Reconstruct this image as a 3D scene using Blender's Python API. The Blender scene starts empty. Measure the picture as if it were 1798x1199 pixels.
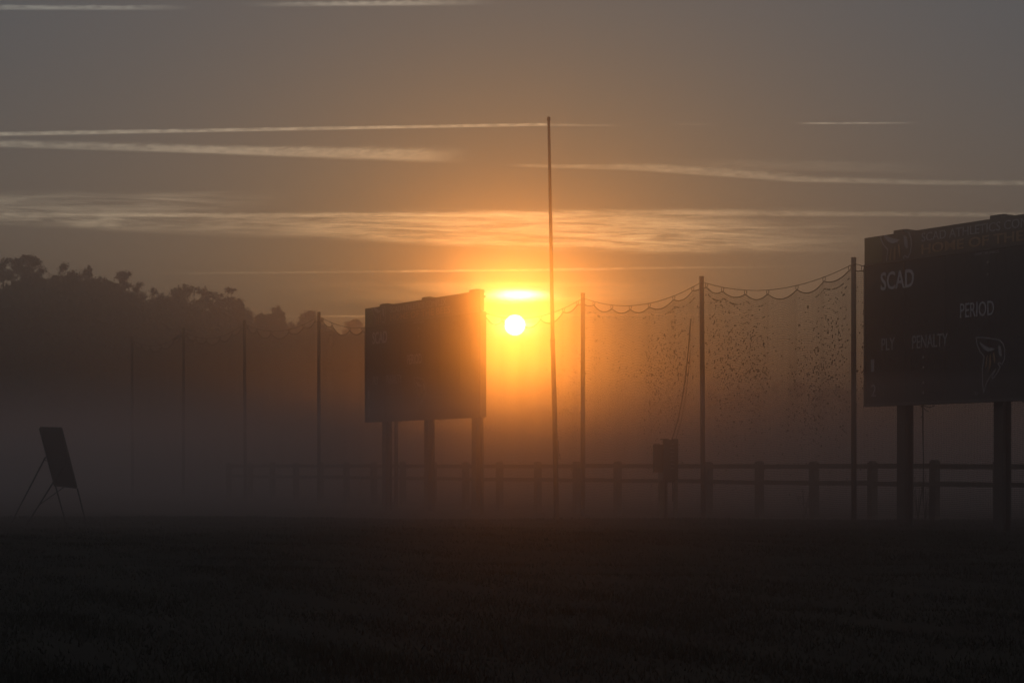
import bpy, bmesh, math, random
import numpy as np
from mathutils import Vector, Matrix

# ------------------------------------------------------------------ camera, world, sun, exposure
scene = bpy.context.scene
col = scene.collection
F = 3500.0            # focal length in photo pixels (photo is 1798 wide)
HY = 817.0            # row of the horizon in the photo
CX = 899.0
EYE = 1.35
cam_d = bpy.data.cameras.new("camera")
cam_d.sensor_width = 36.0
cam_d.lens = F / 1798.0 * 36.0
cam_d.shift_y = (HY - 599.5) / 1798.0
cam_d.clip_start = 0.1
cam_d.clip_end = 6000.0
cam = bpy.data.objects.new("camera", cam_d)
cam.location = (0, 0, EYE)
cam.rotation_euler = (math.radians(90), 0, 0)
col.objects.link(cam)
scene.camera = cam

SUN_U, SUN_V = 904.0, 571.0
sun_dir = Vector(((SUN_U - CX) / F, 1.0, (HY - SUN_V) / F)).normalized()
SUN_EL = math.asin(sun_dir.z)

SUN_STRENGTH = 0.205
SUN_COLOR = (1.0, 0.285, 0.022)
HAZE_DENSITY = 0.0019
HAZE_G = 0.50
MIST_DENSITY = 0.0098
MIST_G = 0.971
FOG_DENSITY = 0.023
FOG_G = 0.55

scene.view_settings.view_transform = 'Standard'
scene.view_settings.look = 'None'
scene.view_settings.gamma = 1.0
scene.view_settings.exposure = 0.0
scene.render.engine = 'CYCLES'
scene.cycles.use_denoising = True
scene.cycles.max_bounces = 4
scene.cycles.diffuse_bounces = 2
scene.cycles.glossy_bounces = 2
scene.cycles.volume_bounces = 0
scene.cycles.transparent_max_bounces = 8
scene.cycles.sample_clamp_indirect = 2.0

world = bpy.data.worlds.new("World")
scene.world = world
world.use_nodes = True
WT = world.node_tree
WT.nodes.clear()


class E:
    """tiny expression builder over Math nodes"""
    tree = WT

    def __init__(self, s):
        self.s = s

    @staticmethod
    def m(op, *a, clamp=False):
        n = E.tree.nodes.new('ShaderNodeMath')
        n.operation = op
        n.use_clamp = clamp
        for i, v in enumerate(a):
            if isinstance(v, E):
                E.tree.links.new(v.s, n.inputs[i])
            else:
                n.inputs[i].default_value = float(v)
        return E(n.outputs[0])

    def __add__(s, o): return E.m('ADD', s, o)
    def __radd__(s, o): return E.m('ADD', o, s)
    def __sub__(s, o): return E.m('SUBTRACT', s, o)
    def __rsub__(s, o): return E.m('SUBTRACT', o, s)
    def __mul__(s, o): return E.m('MULTIPLY', s, o)
    def __rmul__(s, o): return E.m('MULTIPLY', o, s)
    def __truediv__(s, o): return E.m('DIVIDE', s, o)


def clamp01(a): return E.m('ADD', a, 0.0, clamp=True)
def smooth(a, lo, hi):
    n = E.tree.nodes.new('ShaderNodeMapRange')
    n.interpolation_type = 'SMOOTHSTEP'
    E.tree.links.new(a.s, n.inputs[0])
    n.inputs[1].default_value = lo
    n.inputs[2].default_value = hi
    return E(n.outputs[0])
def gauss(a): return E.m('EXPONENT', (a * a) * -1.0)
def ss_inv(a, lo, hi): return 1.0 - smooth(a, lo, hi)


def xyz(x, y, z):
    n = E.tree.nodes.new('ShaderNodeCombineXYZ')
    for i, v in enumerate((x, y, z)):
        if isinstance(v, E):
            E.tree.links.new(v.s, n.inputs[i])
        else:
            n.inputs[i].default_value = v
    return n.outputs[0]


def noise(vec, scale=1.0, detail=3.0, rough=0.55, dist=0.0):
    n = E.tree.nodes.new('ShaderNodeTexNoise')
    n.noise_dimensions = '3D'
    E.tree.links.new(vec, n.inputs['Vector'])
    n.inputs['Scale'].default_value = scale
    n.inputs['Detail'].default_value = detail
    n.inputs['Roughness'].default_value = rough
    n.inputs['Distortion'].default_value = dist
    return E(n.outputs[0])


tc = WT.nodes.new('ShaderNodeTexCoord')
sep = WT.nodes.new('ShaderNodeSeparateXYZ')
WT.links.new(tc.outputs['Generated'], sep.inputs[0])
DX, DY, DZ = E(sep.outputs[0]), E(sep.outputs[1]), E(sep.outputs[2])
dyc = E.m('MAXIMUM', DY, 0.08)
U = DX / dyc * F + CX           # gnomonic sky chart centred due east
V = HY - DZ / dyc * F
front = smooth(DY, 0.1, 0.5)

# angular distance to the sun (degrees) and elevation
dot = DX * sun_dir.x + DY * sun_dir.y + DZ * sun_dir.z
ang = E.m('ARCCOSINE', E.m('MINIMUM', dot, 0.9999999)) * (180 / math.pi)
el = E.m('ARCSINE', DZ) * (180 / math.pi)

nv = xyz(U * 0.004, V * 0.05, 0.0)
n_big = noise(nv, 1.0, 4.0, 0.6, 0.6)
n_cir = noise(xyz(U * 0.0045 + V * 0.012, V * 0.07 - U * 0.0015, 3.1), 1.0, 6.0, 0.62, 0.9)
n_st = noise(xyz(U * 0.008 + V * 0.05, V * 0.16 - U * 0.006, 5.3), 1.0, 5.0, 0.65, 1.4)
n_fine = noise(xyz(U * 0.055, V * 0.16, 7.7), 1.0, 3.0, 0.6)
n_rib = noise(xyz(U * 0.05 + V * 0.09, V * 0.10 - U * 0.01, 1.7), 1.0, 5.0, 0.75, 0.8)
n_long = noise(xyz(U * 0.006, 0.0, 11.0), 1.0, 2.0, 0.5)
n_wob = (n_long - 0.5) * 5.0

trail = None
def contrail(u0, v0, u1, v1, w0, w1, k, f0=60, f1=60, rag=0.5, up=1.0, wob=1.0, fine=None):
    """straight vapour trail; sharp lower edge, ragged upper edge"""
    global trail
    t = (U - u0) * (1.0 / (u1 - u0))
    line = t * (v1 - v0) + v0 + n_wob * (0.3 * wob)
    w = clamp01(t) * (w1 - w0) + w0
    nf = fine if fine is not None else n_fine
    d = (V - line) / w + (nf - 0.5) * (rag * 2.0)
    dd = E.m('MAXIMUM', d, d * (-1.0 / up))     # widen upwards by factor up
    body = E.m('EXPONENT', (dd * dd) * (dd * dd) * -0.7)
    fade = smooth(U, u0 - 1, u0 + f0) * ss_inv(U, u1 - f1, u1 + 1)
    c = body * fade * E.m('MAXIMUM', nf * 2.6 - 0.35, 0.0) * k
    trail = c if trail is None else trail + c

contrail(-600, 13, 352, 14, 4.0, 3.6, 0.75, 40, 160, 0.5)
contrail(405, 9, 890, 4, 3.0, 4.5, 0.95, 230, 200, 0.8)
contrail(-900, 252, 970, 219, 3.6, 1.9, 1.1, 60, 30, 0.45, 1.3, 0.25)
contrail(940, 219.5, 1130, 221, 1.8, 1.6, 0.42, 10, 150, 0.5, 1.2, 0.2)
contrail(1170, 219, 1270, 219, 1.2, 1.2, 0.22, 40, 50, 0.4)
contrail(1385, 217, 1630, 216, 1.4, 1.4, 0.75, 60, 110, 0.5, 1.0, 0.2)
contrail(-500, 240, 520, 269, 2.5, 5.0, 0.75, 60, 260, 0.5, 1.8, 0.4)
contrail(180, 260, 838, 278, 2.5, 8.5, 1.0, 300, 130, 0.9, 1.7, 0.3, fine=n_rib)
contrail(885, 291, 1180, 297, 1.6, 3.4, 0.50, 60, 120, 0.6, 1.7, 0.6)
contrail(1040, 291, 1440, 318, 3.4, 3.6, 0.62, 150, 120, 0.6, 2.6, 0.5)
contrail(1340, 315, 1720, 323, 3.0, 2.8, 0.62, 90, 300, 0.5, 1.8, 0.5)
contrail(1500, 321, 2500, 326, 2.8, 2.8, 0.50, 200, 200, 0.5, 1.6, 0.5)
contrail(1130, 288, 1700, 300, 5.0, 6.0, 0.18, 200, 250, 0.9, 1.8, 1.0)
contrail(-700, 378, 700, 379, 3.2, 2.6, 0.42, 60, 250, 0.5, 1.6, 0.5)
contrail(420, 380, 1250, 374, 2.2, 2.6, 0.62, 250, 200, 0.5, 1.9, 0.4)
contrail(1050, 374, 2400, 382, 2.6, 2.8, 0.45, 200, 200, 0.5, 1.7, 0.5)
contrail(215, 481, 720, 476.5, 0.9, 1.5, 0.42, 220, 60, 0.35, 1.0, 0.2)
contrail(660, 477, 1140, 472, 1.7, 2.2, 1.25, 60, 200, 0.45, 1.1, 0.35)
contrail(960, 473, 1470, 467, 1.8, 1.1, 0.55, 100, 330, 0.4, 1.1, 0.35)
contrail(440, 556, 1430, 551, 1.2, 1.7, 1.0, 200, 450, 0.4, 1.0, 0.35)

# broad cirrus veils
streak = smooth(n_cir, 0.40, 0.62) * 0.75 + smooth(n_st, 0.42, 0.60) * 0.45
veilA = smooth(V, 332, 350) * ss_inv(V - U * 0.045, 386, 400) * ss_inv(U + (V - 345.0) * 3.0, 330, 560) * (streak + 0.15) * 0.24
veilA2 = smooth(V, 372, 380) * ss_inv(V - U * 0.045, 380, 402) * smooth(U, -100, 300) * ss_inv(U, 560, 760) * (streak + 0.15) * 0.26
low_edge = 377.0 + U * 0.062                      # lower edge of the wedge of cirrus left of the pole
veilB = smooth(V, 366, 384) * ss_inv(V - U * 0.062, 374, 388) * smooth(U, 420, 860) * ss_inv(U, 960, 1420) * ss_inv(V, 428, 450) * (streak + 0.25) * 0.62
veilC = smooth(V, 380, 402) * ss_inv(V, 432, 450) * smooth(U, 900, 1250) * ss_inv(U, 1200, 1600) * (streak + 0.15) * 0.42
veilE = smooth(V, 362, 372) * ss_inv(V, 378, 384) * smooth(U, 560, 800) * ss_inv(U, 1200, 1600) * streak * 0.20
veilA = veilA + veilA2 + veilE
veilD = smooth(V, 490, 500) * ss_inv(V, 522, 534) * gauss((U - 890.0) * (1.0 / 190.0)) * smooth(n_big, 0.3, 0.62) * 0.55
rag = (n_fine - 0.5) * 0.9 + (n_big - 0.5) * 1.0
ex = (U - 909.0) * (1.0 / 56.0)
ey = (V - 519.0) * (1.0 / 12.5)
white_cloud = E.m('EXPONENT', E.m('MAXIMUM', (ex * ex + ey * ey) * (1.15 + (n_st - 0.5) * 1.5) + (n_big - 0.5) * 1.2, 0.0) * -1.9)
hx = (U - 904.0) * (1.0 / 39.0)
hy = (V - 576.0) * (1.0 / 19.0)
halo = E.m('EXPONENT', E.m('MAXIMUM', hx * hx + hy * hy + (n_st - 0.5) * 0.5, 0.0) * -2.0)
veil = (veilA + veilB + veilC + veilD) * 1.35 * front
trail = trail * front

disc = ss_inv(ang, 0.245, 0.31)

g_wide = E.m('EXPONENT', ang * (-1.0 / 6.0))
g_mid = gauss((ang) * (1.0 / 6.3))
g_near = E.m('EXPONENT', ang * (-1.0 / 1.15))
back = ss_inv(dot, -0.6, 0.7)

# clear-sky colour by height plus the aureole round the sun
low = ss_inv(el, 0.0, 14.0)
high = smooth(el, 17.0, 55.0) + back * 0.8
def channel(base_hi, base_lo, wide, mid, near, white, zen, cut):
    sky = (low * (base_lo - base_hi) + base_hi) * (1.0 - g_mid * cut) + high * zen
    sky = sky + g_wide * wide + g_mid * mid + g_near * near
    sky = sky * (1.0 + veil * (1.0 + 3.4 * white) + trail * (0.5 + 1.5 * white)) + (trail * 0.070 + veil * 0.05) * white
    return sky

R = channel(0.056, 0.110, 0.138, 0.105, 0.04, 1.00, 0.118, 0.0)
G = channel(0.080, 0.100, 0.078, 0.036, 0.0, 0.76, 0.092, 0.15)
B = channel(0.102, 0.078, 0.024, 0.000, 0.0, 0.46, 0.093, 0.45)
R = R + white_cloud * 6.0 + halo * 4.0 + disc * 30.0
G = G + white_cloud * 5.2 + halo * 3.4 + disc * 26.0
B = B + white_cloud * 4.6 + halo * 2.8 + disc * 20.0
cmb = WT.nodes.new('ShaderNodeCombineColor')
for e, i in ((R, 0), (G, 1), (B, 2)):
    WT.links.new(e.s, cmb.inputs[i])
nish = WT.nodes.new('ShaderNodeTexSky')
nish.sky_type = 'NISHITA'
nish.sun_disc = False
nish.sun_elevation = SUN_EL
nish.sun_rotation = 0.0
nish.dust_density = 3.0
bg1 = WT.nodes.new('ShaderNodeBackground'); bg1.inputs[1].default_value = 1.0
bg2 = WT.nodes.new('ShaderNodeBackground'); bg2.inputs[1].default_value = 0.003
add = WT.nodes.new('ShaderNodeAddShader')
out = WT.nodes.new('ShaderNodeOutputWorld')
WT.links.new(cmb.outputs[0], bg1.inputs[0])
WT.links.new(nish.outputs[0], bg2.inputs[0])
WT.links.new(bg1.outputs[0], add.inputs[0])
WT.links.new(bg2.outputs[0], add.inputs[1])
WT.links.new(add.outputs[0], out.inputs[0])
world.cycles.sampling_method = 'MANUAL'
world.cycles.sample_map_resolution = 512

sl = bpy.data.lights.new("sun", 'SUN')
sl.energy = SUN_STRENGTH
sl.angle = math.radians(0.5)
sl.color = SUN_COLOR
sun = bpy.data.objects.new("sun", sl)
sun.rotation_euler = sun_dir.to_track_quat('Z', 'Y').to_euler()
sun.location = (0, 200, 60)
col.objects.link(sun)

# ------------------------------------------------------------------ helpers
rnd = random.Random(7)
nrs = np.random.RandomState(11)


def mat(name, color, rough=0.7, vary=0.25, scale=6.0, metal=0.0, spec=0.4, bump=0.0, stretch=(1, 1, 1), translucent=0.0):
    m = bpy.data.materials.new(name)
    m.use_nodes = True
    t = m.node_tree
    b = t.nodes['Principled BSDF']
    b.inputs['Roughness'].default_value = rough
    b.inputs['Metallic'].default_value = metal
    b.inputs['Specular IOR Level'].default_value = spec
    tcn = t.nodes.new('ShaderNodeTexCoord')
    mp = t.nodes.new('ShaderNodeMapping')
    mp.inputs['Scale'].default_value = stretch
    n = t.nodes.new('ShaderNodeTexNoise')
    n.inputs['Scale'].default_value = scale
    n.inputs['Detail'].default_value = 5
    t.links.new(tcn.outputs['Object'], mp.inputs[0])
    t.links.new(mp.outputs[0], n.inputs['Vector'])
    cr = t.nodes.new('ShaderNodeValToRGB')
    cr.color_ramp.elements[0].position = 0.3
    cr.color_ramp.elements[1].position = 0.7
    cr.color_ramp.elements[0].color = (*[c * (1 - vary) for c in color], 1)
    cr.color_ramp.elements[1].color = (*[min(1, c * (1 + vary)) for c in color], 1)
    t.links.new(n.outputs[0], cr.inputs[0])
    t.links.new(cr.outputs[0], b.inputs['Base Color'])
    if bump:
        bp = t.nodes.new('ShaderNodeBump')
        bp.inputs['Strength'].default_value = bump
        t.links.new(n.outputs[0], bp.inputs['Height'])
        t.links.new(bp.outputs[0], b.inputs['Normal'])
    return m


def mesh_obj(name, verts, faces, material, parent=None, smooth_=False):
    me = bpy.data.meshes.new(name)
    me.from_pydata([tuple(v) for v in verts], [], faces)
    me.update()
    o = bpy.data.objects.new(name, me)
    col.objects.link(o)
    if material is not None:
        me.materials.append(material)
    if parent is not None:
        o.parent = parent
    if smooth_:
        for p in me.polygons:
            p.use_smooth = True
    return o


def quads_obj(name, v, material, parent=None, q=None):
    """v: (N,4,3) array of separate quads or, with q, shared vertices"""
    me = bpy.data.meshes.new(name)
    if q is None:
        v = v.reshape(-1, 3)
        q = np.arange(len(v)).reshape(-1, 4)
    me.vertices.add(len(v))
    me.vertices.foreach_set('co', np.asarray(v, dtype=np.float32).ravel())
    me.loops.add(q.size)
    me.loops.foreach_set('vertex_index', q.astype(np.int32).ravel())
    me.polygons.add(len(q))
    me.polygons.foreach_set('loop_start', np.arange(0, q.size, q.shape[1], dtype=np.int32))
    me.polygons.foreach_set('loop_total', np.full(len(q), q.shape[1], dtype=np.int32))
    me.update(calc_edges=True)
    me.validate()
    if material is not None:
        me.materials.append(material)
    o = bpy.data.objects.new(name, me)
    col.objects.link(o)
    if parent is not None:
        o.parent = parent
    return o


def empty(name, loc=(0, 0, 0), rz=0.0):
    o = bpy.data.objects.new(name, None)
    o.location = loc
    o.rotation_euler = (0, 0, rz)
    o.empty_display_size = 0.3
    col.objects.link(o)
    return o


def tag(o, label=None, cat=None, group=None, kind=None):
    if label: o['label'] = label
    if cat: o['category'] = cat
    if group: o['group'] = group
    if kind: o['kind'] = kind
    return o


class MB:
    """collects boxes and tubes into one mesh"""
    def __init__(s):
        s.v, s.f = [], []

    def add(s, vs, fs):
        k = len(s.v)
        s.v += [tuple(v) for v in vs]
        s.f += [tuple(i + k for i in f) for f in fs]
        return s

    def box(s, lo, hi, bev=0.0, mtx=None):
        bm = bmesh.new()
        bmesh.ops.create_cube(bm, size=1.0)
        for v in bm.verts:
            v.co = Vector([(lo[i] + hi[i]) / 2 + v.co[i] * (hi[i] - lo[i]) for i in range(3)])
        if bev:
            bmesh.ops.bevel(bm, geom=bm.edges[:], offset=bev, segments=2, affect='EDGES', profile=0.6)
        if mtx is not None:
            bmesh.ops.transform(bm, matrix=mtx, verts=bm.verts)
        bm.verts.index_update()
        s.add([v.co[:] for v in bm.verts], [[v.index for v in f.verts] for f in bm.faces])
        bm.free()
        return s

    def tube(s, pts, rad, n=8, cap=True):
        pts = [Vector(p) for p in pts]
        rads = rad if isinstance(rad, (list, tuple)) else [rad] * len(pts)
        rings = []
        for i, p in enumerate(pts):
            a = pts[max(0, i - 1)]
            b = pts[min(len(pts) - 1, i + 1)]
            d = (b - a).normalized()
            ref = Vector((1, 0, 0)) if abs(d.x) < 0.9 else Vector((0, 1, 0))
            x = d.cross(ref).normalized()
            y = d.cross(x)
            rings.append([p + (x * math.cos(2 * math.pi * j / n) + y * math.sin(2 * math.pi * j / n)) * rads[i] for j in range(n)])
        vs = [v for r in rings for v in r]
        fs = []
        for i in range(len(pts) - 1):
            for j in range(n):
                fs.append((i * n + j, i * n + (j + 1) % n, (i + 1) * n + (j + 1) % n, (i + 1) * n + j))
        if cap:
            fs.append(tuple(range(n - 1, -1, -1)))
            fs.append(tuple((len(pts) - 1) * n + j for j in range(n)))
        return s.add(vs, fs)

    def build(s, name, material, parent=None, smooth_=False):
        return mesh_obj(name, s.v, s.f, material, parent, smooth_)


def px(u, v, d):
    """photo pixel at depth d (metres along the view axis) -> world point"""
    return Vector(((u - CX) * d / F, d, EYE + (HY - v) * d / F))


def sstep(a, lo, hi):
    t = np.clip((a - lo) / (hi - lo), 0, 1)
    return t * t * (3 - 2 * t)


def gz(x, y):
    """ground height"""
    x = np.asarray(x, dtype=float); y = np.asarray(y, dtype=float)
    z = 0.035 * np.sin(x * 0.23 + 1.3) * np.sin(y * 0.19 + 0.4) + 0.02 * np.sin(x * 0.61 + y * 0.37)
    z = z * sstep(y, 6, 14)
    crest = 50.0 - 0.10 * x
    z = z - 0.16 * sstep(y - crest, -1.0, 6.0) + 0.05 * np.exp(-((y - crest + 1.2) / 1.3) ** 2)
    # shallow mower tracks and swales that curve across the field
    for (a, b, c, w, dp) in ((26.5, -0.16, 0.004, 0.55, 0.045), (28.6, -0.16, 0.004, 0.5, 0.035), (43.5, -0.12, 0.003, 0.7, 0.05),
                             (19.0, 0.10, 0.006, 0.5, 0.025), (36.0, 0.05, -0.004, 0.9, 0.03)):
        z = z - dp * np.exp(-((y - (a + b * x + c * x * x)) / w) ** 2)
    return z * (1 - sstep(y, 120, 300)) - 0.16 * sstep(y, 120, 300) * 0.0


def g1(x, y): return float(gz(x, y))


# ------------------------------------------------------------------ materials
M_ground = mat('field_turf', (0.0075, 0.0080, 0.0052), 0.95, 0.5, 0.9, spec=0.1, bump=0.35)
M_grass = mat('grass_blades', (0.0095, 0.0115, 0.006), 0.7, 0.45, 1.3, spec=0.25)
M_pole = mat('pole_steel', (0.055, 0.050, 0.045), 0.7, 0.2, 3.0, metal=0.0, spec=0.2, stretch=(1, 1, 0.2))
M_rope = mat('net_rope', (0.030, 0.027, 0.025), 0.9, 0.2, 20)
M_net = mat('net_twine', (0.035, 0.032, 0.030), 0.9, 0.2, 5)
M_leaf = mat('dead_leaf', (0.05, 0.035, 0.02), 0.9, 0.3, 30)
M_wood = mat('weathered_timber', (0.16, 0.13, 0.10), 0.85, 0.3, 9.0, bump=0.3, stretch=(0.4, 0.4, 4))
M_board = mat('scoreboard_face_paint', (0.030, 0.029, 0.031), 0.65, 0.12, 1.5)
M_head = mat('scoreboard_header_vinyl', (0.065, 0.052, 0.042), 0.6, 0.1, 1.2)
M_green = mat('scoreboard_header_end', (0.11, 0.105, 0.045), 0.6, 0.1, 1.2)
M_frame = mat('scoreboard_frame_metal', (0.065, 0.062, 0.060), 0.55, 0.2, 4.0)
M_steel = mat('steel_column', (0.035, 0.032, 0.030), 0.65, 0.3, 3.5, bump=0.1)
M_white = mat('vinyl_grey_letters', (0.33, 0.33, 0.35), 0.6, 0.12, 4.0)
M_silver = mat('vinyl_dim_letters', (0.24, 0.24, 0.25), 0.6, 0.12, 4.0)
M_gold = mat('vinyl_gold_letters', (0.26, 0.16, 0.08), 0.6, 0.12, 4.0)
M_lens = mat('unlit_digit_lens', (0.24, 0.22, 0.20), 0.4, 0.1, 8.0)
M_box = mat('cabinet_paint', (0.075, 0.070, 0.064), 0.55, 0.2, 5.0)
M_black = mat('black_rubber', (0.02, 0.02, 0.02), 0.6, 0.15, 6.0)
M_sign = mat('easel_panel', (0.040, 0.032, 0.030), 0.7, 0.2, 2.5)
M_bark = mat('bark', (0.06, 0.045, 0.035), 0.95, 0.3, 6.0, bump=0.4)
M_fol = mat('dark_foliage', (0.040, 0.052, 0.022), 0.8, 0.35, 0.6, spec=0.2)
M_weed = mat('weed_leaf', (0.05, 0.055, 0.025), 0.8, 0.3, 9)


def vol_mat(name, density, g, color):
    m = bpy.data.materials.new(name)
    m.use_nodes = True
    t = m.node_tree
    t.nodes.clear()
    o = t.nodes.new('ShaderNodeOutputMaterial')
    p = t.nodes.new('ShaderNodeVolumePrincipled')
    p.inputs['Color'].default_value = (*color, 1)
    p.inputs['Density'].default_value = density
    p.inputs['Anisotropy'].default_value = g
    t.links.new(p.outputs[0], o.inputs['Volume'])
    return m


# ------------------------------------------------------------------ ground
def axis(fine_lo, fine_hi, step, far_lo, far_hi):
    a = list(np.arange(fine_lo, fine_hi + 1e-6, step))
    s, x = step, fine_hi
    while x < far_hi:
        s *= 1.25; x += s; a.append(min(x, far_hi))
    s, x = step, fine_lo
    pre = []
    while x > far_lo:
        s *= 1.25; x -= s; pre.append(max(x, far_lo))
    return np.array(pre[::-1] + a)

gx = axis(-24, 24, 0.45, -880, 880)
gy = axis(4, 62, 0.30, -260, 1450)
XX, YY = np.meshgrid(gx, gy)
ZZ = gz(XX, YY)
gvv = np.stack([XX, YY, ZZ], -1).reshape(-1, 3)
nx_, ny_ = len(gx), len(gy)
idx = np.arange(nx_ * ny_).reshape(ny_, nx_)
gq = np.stack([idx[:-1, :-1], idx[:-1, 1:], idx[1:, 1:], idx[1:, :-1]], -1).reshape(-1, 4)
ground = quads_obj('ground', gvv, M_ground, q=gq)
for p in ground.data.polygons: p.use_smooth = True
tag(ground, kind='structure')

# grass blades over the field in view
NB = 210000
u_ = nrs.rand(NB)
yb = 9.5 * (54.0 / 9.5) ** (u_ ** 1.15)
xb = (nrs.rand(NB) * 2 - 1) * (yb * 0.275 + 1.2)
# thin, clumpy distribution
cl = np.sin(xb * 1.7 + 3 * np.sin(yb * 0.35)) * np.sin(yb * 1.1 + 2 * np.sin(xb * 0.4)) + 0.5 * np.sin(xb * 5.1 + yb * 2.3)
keep = nrs.rand(NB) < (0.55 + 0.4 * cl)
xb, yb, cl = xb[keep], yb[keep], cl[keep]
n = len(xb)
zb = gz(xb, yb)
hgt = (0.018 + 0.026 * nrs.rand(n)) * (1 + 0.5 * np.clip(cl, 0, 1)) * (1 + 0.9 * (nrs.rand(n) < 0.02))
a_ = nrs.rand(n) * math.pi
wd = 0.004 + 0.0035 * nrs.rand(n) + yb * 0.00012
lx, ly = (nrs.rand(n) - .5) * hgt * 1.2, (nrs.rand(n) - .5) * hgt * 1.2
tri = np.zeros((n, 3, 3))
tri[:, 0] = np.stack([xb - np.cos(a_) * wd, yb - np.sin(a_) * wd, zb - 0.005], -1)
tri[:, 1] = np.stack([xb + np.cos(a_) * wd, yb + np.sin(a_) * wd, zb - 0.005], -1)
tri[:, 2] = np.stack([xb + lx, yb + ly, zb + hgt], -1)
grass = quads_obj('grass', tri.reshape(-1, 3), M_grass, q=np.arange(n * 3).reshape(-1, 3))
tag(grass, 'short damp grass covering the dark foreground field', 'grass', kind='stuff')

# ------------------------------------------------------------------ net line, fence line
def d_fence(u): return 49.0 * 1.56 / (1 + 0.000553 * (u - 627))
def d_net(u): return 47.7 * 1.56 / (1 + 0.000553 * (u - 627))

POLES = [
    (150, 606, 0.8, 'farthest net pole, barely showing in the mist at the left'),
    (231.5, 592, 0.8, 'faint thin net pole in the mist, left of the pole with a lamp arm'),
    (322.5, 577, 0.9, 'misty net pole with a small floodlight on an angled arm'),
    (429, 563, 1.0, 'net pole in front of the wood, right of the floodlight pole'),
    (560, 549, 1.0, 'net pole whose top reaches above the tree line, left of the far scoreboard'),
    (695, 551, 1.0, 'net pole standing behind the far scoreboard, seen under its panel'),
    (844, 540, 1.0, 'net pole at the right edge of the far scoreboard'),
    (1023.5, 516, 1.0, 'net pole first right of the tall flagpole'),
    (1232, 487, 1.0, 'net pole right of the electrical cabinet'),
    (1499, 454, 1.0, 'tallest net pole, at the left edge of the near scoreboard'),
    (1851, 418, 1.0, 'net pole behind the near scoreboard'),
]
GP = 'tall poles holding up the ball netting'
pole_top, pole_base = [], []
for i, (u, vt, _, lab) in enumerate(POLES):
    d = d_net(u)
    top = px(u, vt, d)
    zb_ = g1(top.x, top.y)
    lean = rnd.uniform(-0.05, 0.05)
    base = Vector((top.x - lean, top.y, zb_ - 0.1))
    if i == 0:
        pole_top.append(top); pole_base.append(Vector((base.x, base.y, zb_)))
        continue
    r = empty('net_pole', (base.x, base.y, zb_))
    mb = MB()
    H = top.z - zb_
    mb.tube([(0, 0, -0.3), (lean * .5, 0, H * .5), (lean, 0, H)], [0.070, 0.068, 0.064], 12)
    mb.build('shaft', M_pole, r, True)
    mc = MB()
    mc.tube([(lean, 0, H), (lean, 0, H + 0.03)], [0.072, 0.060], 12)
    mc.build('pole_cap', M_pole, r)
    me_ = MB()
    me_.tube([(lean - .02, -0.075, H - .13), (lean - .02, -0.12, H - .15), (lean - .02, -0.075, H - .18)], 0.012, 6)
    me_.build('eye_bolt', M_rope, r)
    if i == 2:
        ma = MB()
        ma.tube([(lean, -.05, H - .25), (lean - .18, -.08, H - .38), (lean - .46, -.1, H - .58)], 0.018, 6)
        ma.tube([(lean, -.05, H - .02), (lean + .38, -.05, H - .10)], 0.012, 6)
        arm = ma.build('lamp_arm', M_pole, r)
        ml = MB()
        mt = Matrix.Translation((lean - .30, -.1, H - .42)) @ Matrix.Rotation(math.radians(-35), 4, 'Y')
        ml.box((-.16, -.09, -.05), (.16, .09, .06), 0.02, mt)
        ml.build('floodlight', M_box, r)
    tag(r, lab, 'pole', GP)
    pole_top.append(Vector((base.x + lean, base.y, top.z)))
    pole_base.append(Vector((base.x, base.y, zb_)))


def strips(P, rad):
    """P: (S,N,3) polylines -> three-sided tubes (quads)"""
    S, N, _ = P.shape
    if S == 0: return np.zeros((0, 4, 3))
    T = np.zeros_like(P)
    T[:, 1:-1] = P[:, 2:] - P[:, :-2]
    T[:, 0] = P[:, 1] - P[:, 0]
    T[:, -1] = P[:, -1] - P[:, -2]
    T /= np.linalg.norm(T, axis=2, keepdims=True) + 1e-9
    ref = np.array([0.3, 1.0, 0.1])
    A = np.cross(T, ref); A /= np.linalg.norm(A, axis=2, keepdims=True) + 1e-9
    B = np.cross(T, A)
    rings = [P + rad * (A * math.cos(t) + B * math.sin(t)) for t in (0, 2.0944, 4.1888)]
    qs = []
    for k in range(3):
        a, b = rings[k], rings[(k + 1) % 3]
        qs.append(np.stack([a[:, :-1], b[:, :-1], b[:, 1:], a[:, 1:]], 2).reshape(-1, 4, 3))
    return np.concatenate(qs)


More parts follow.
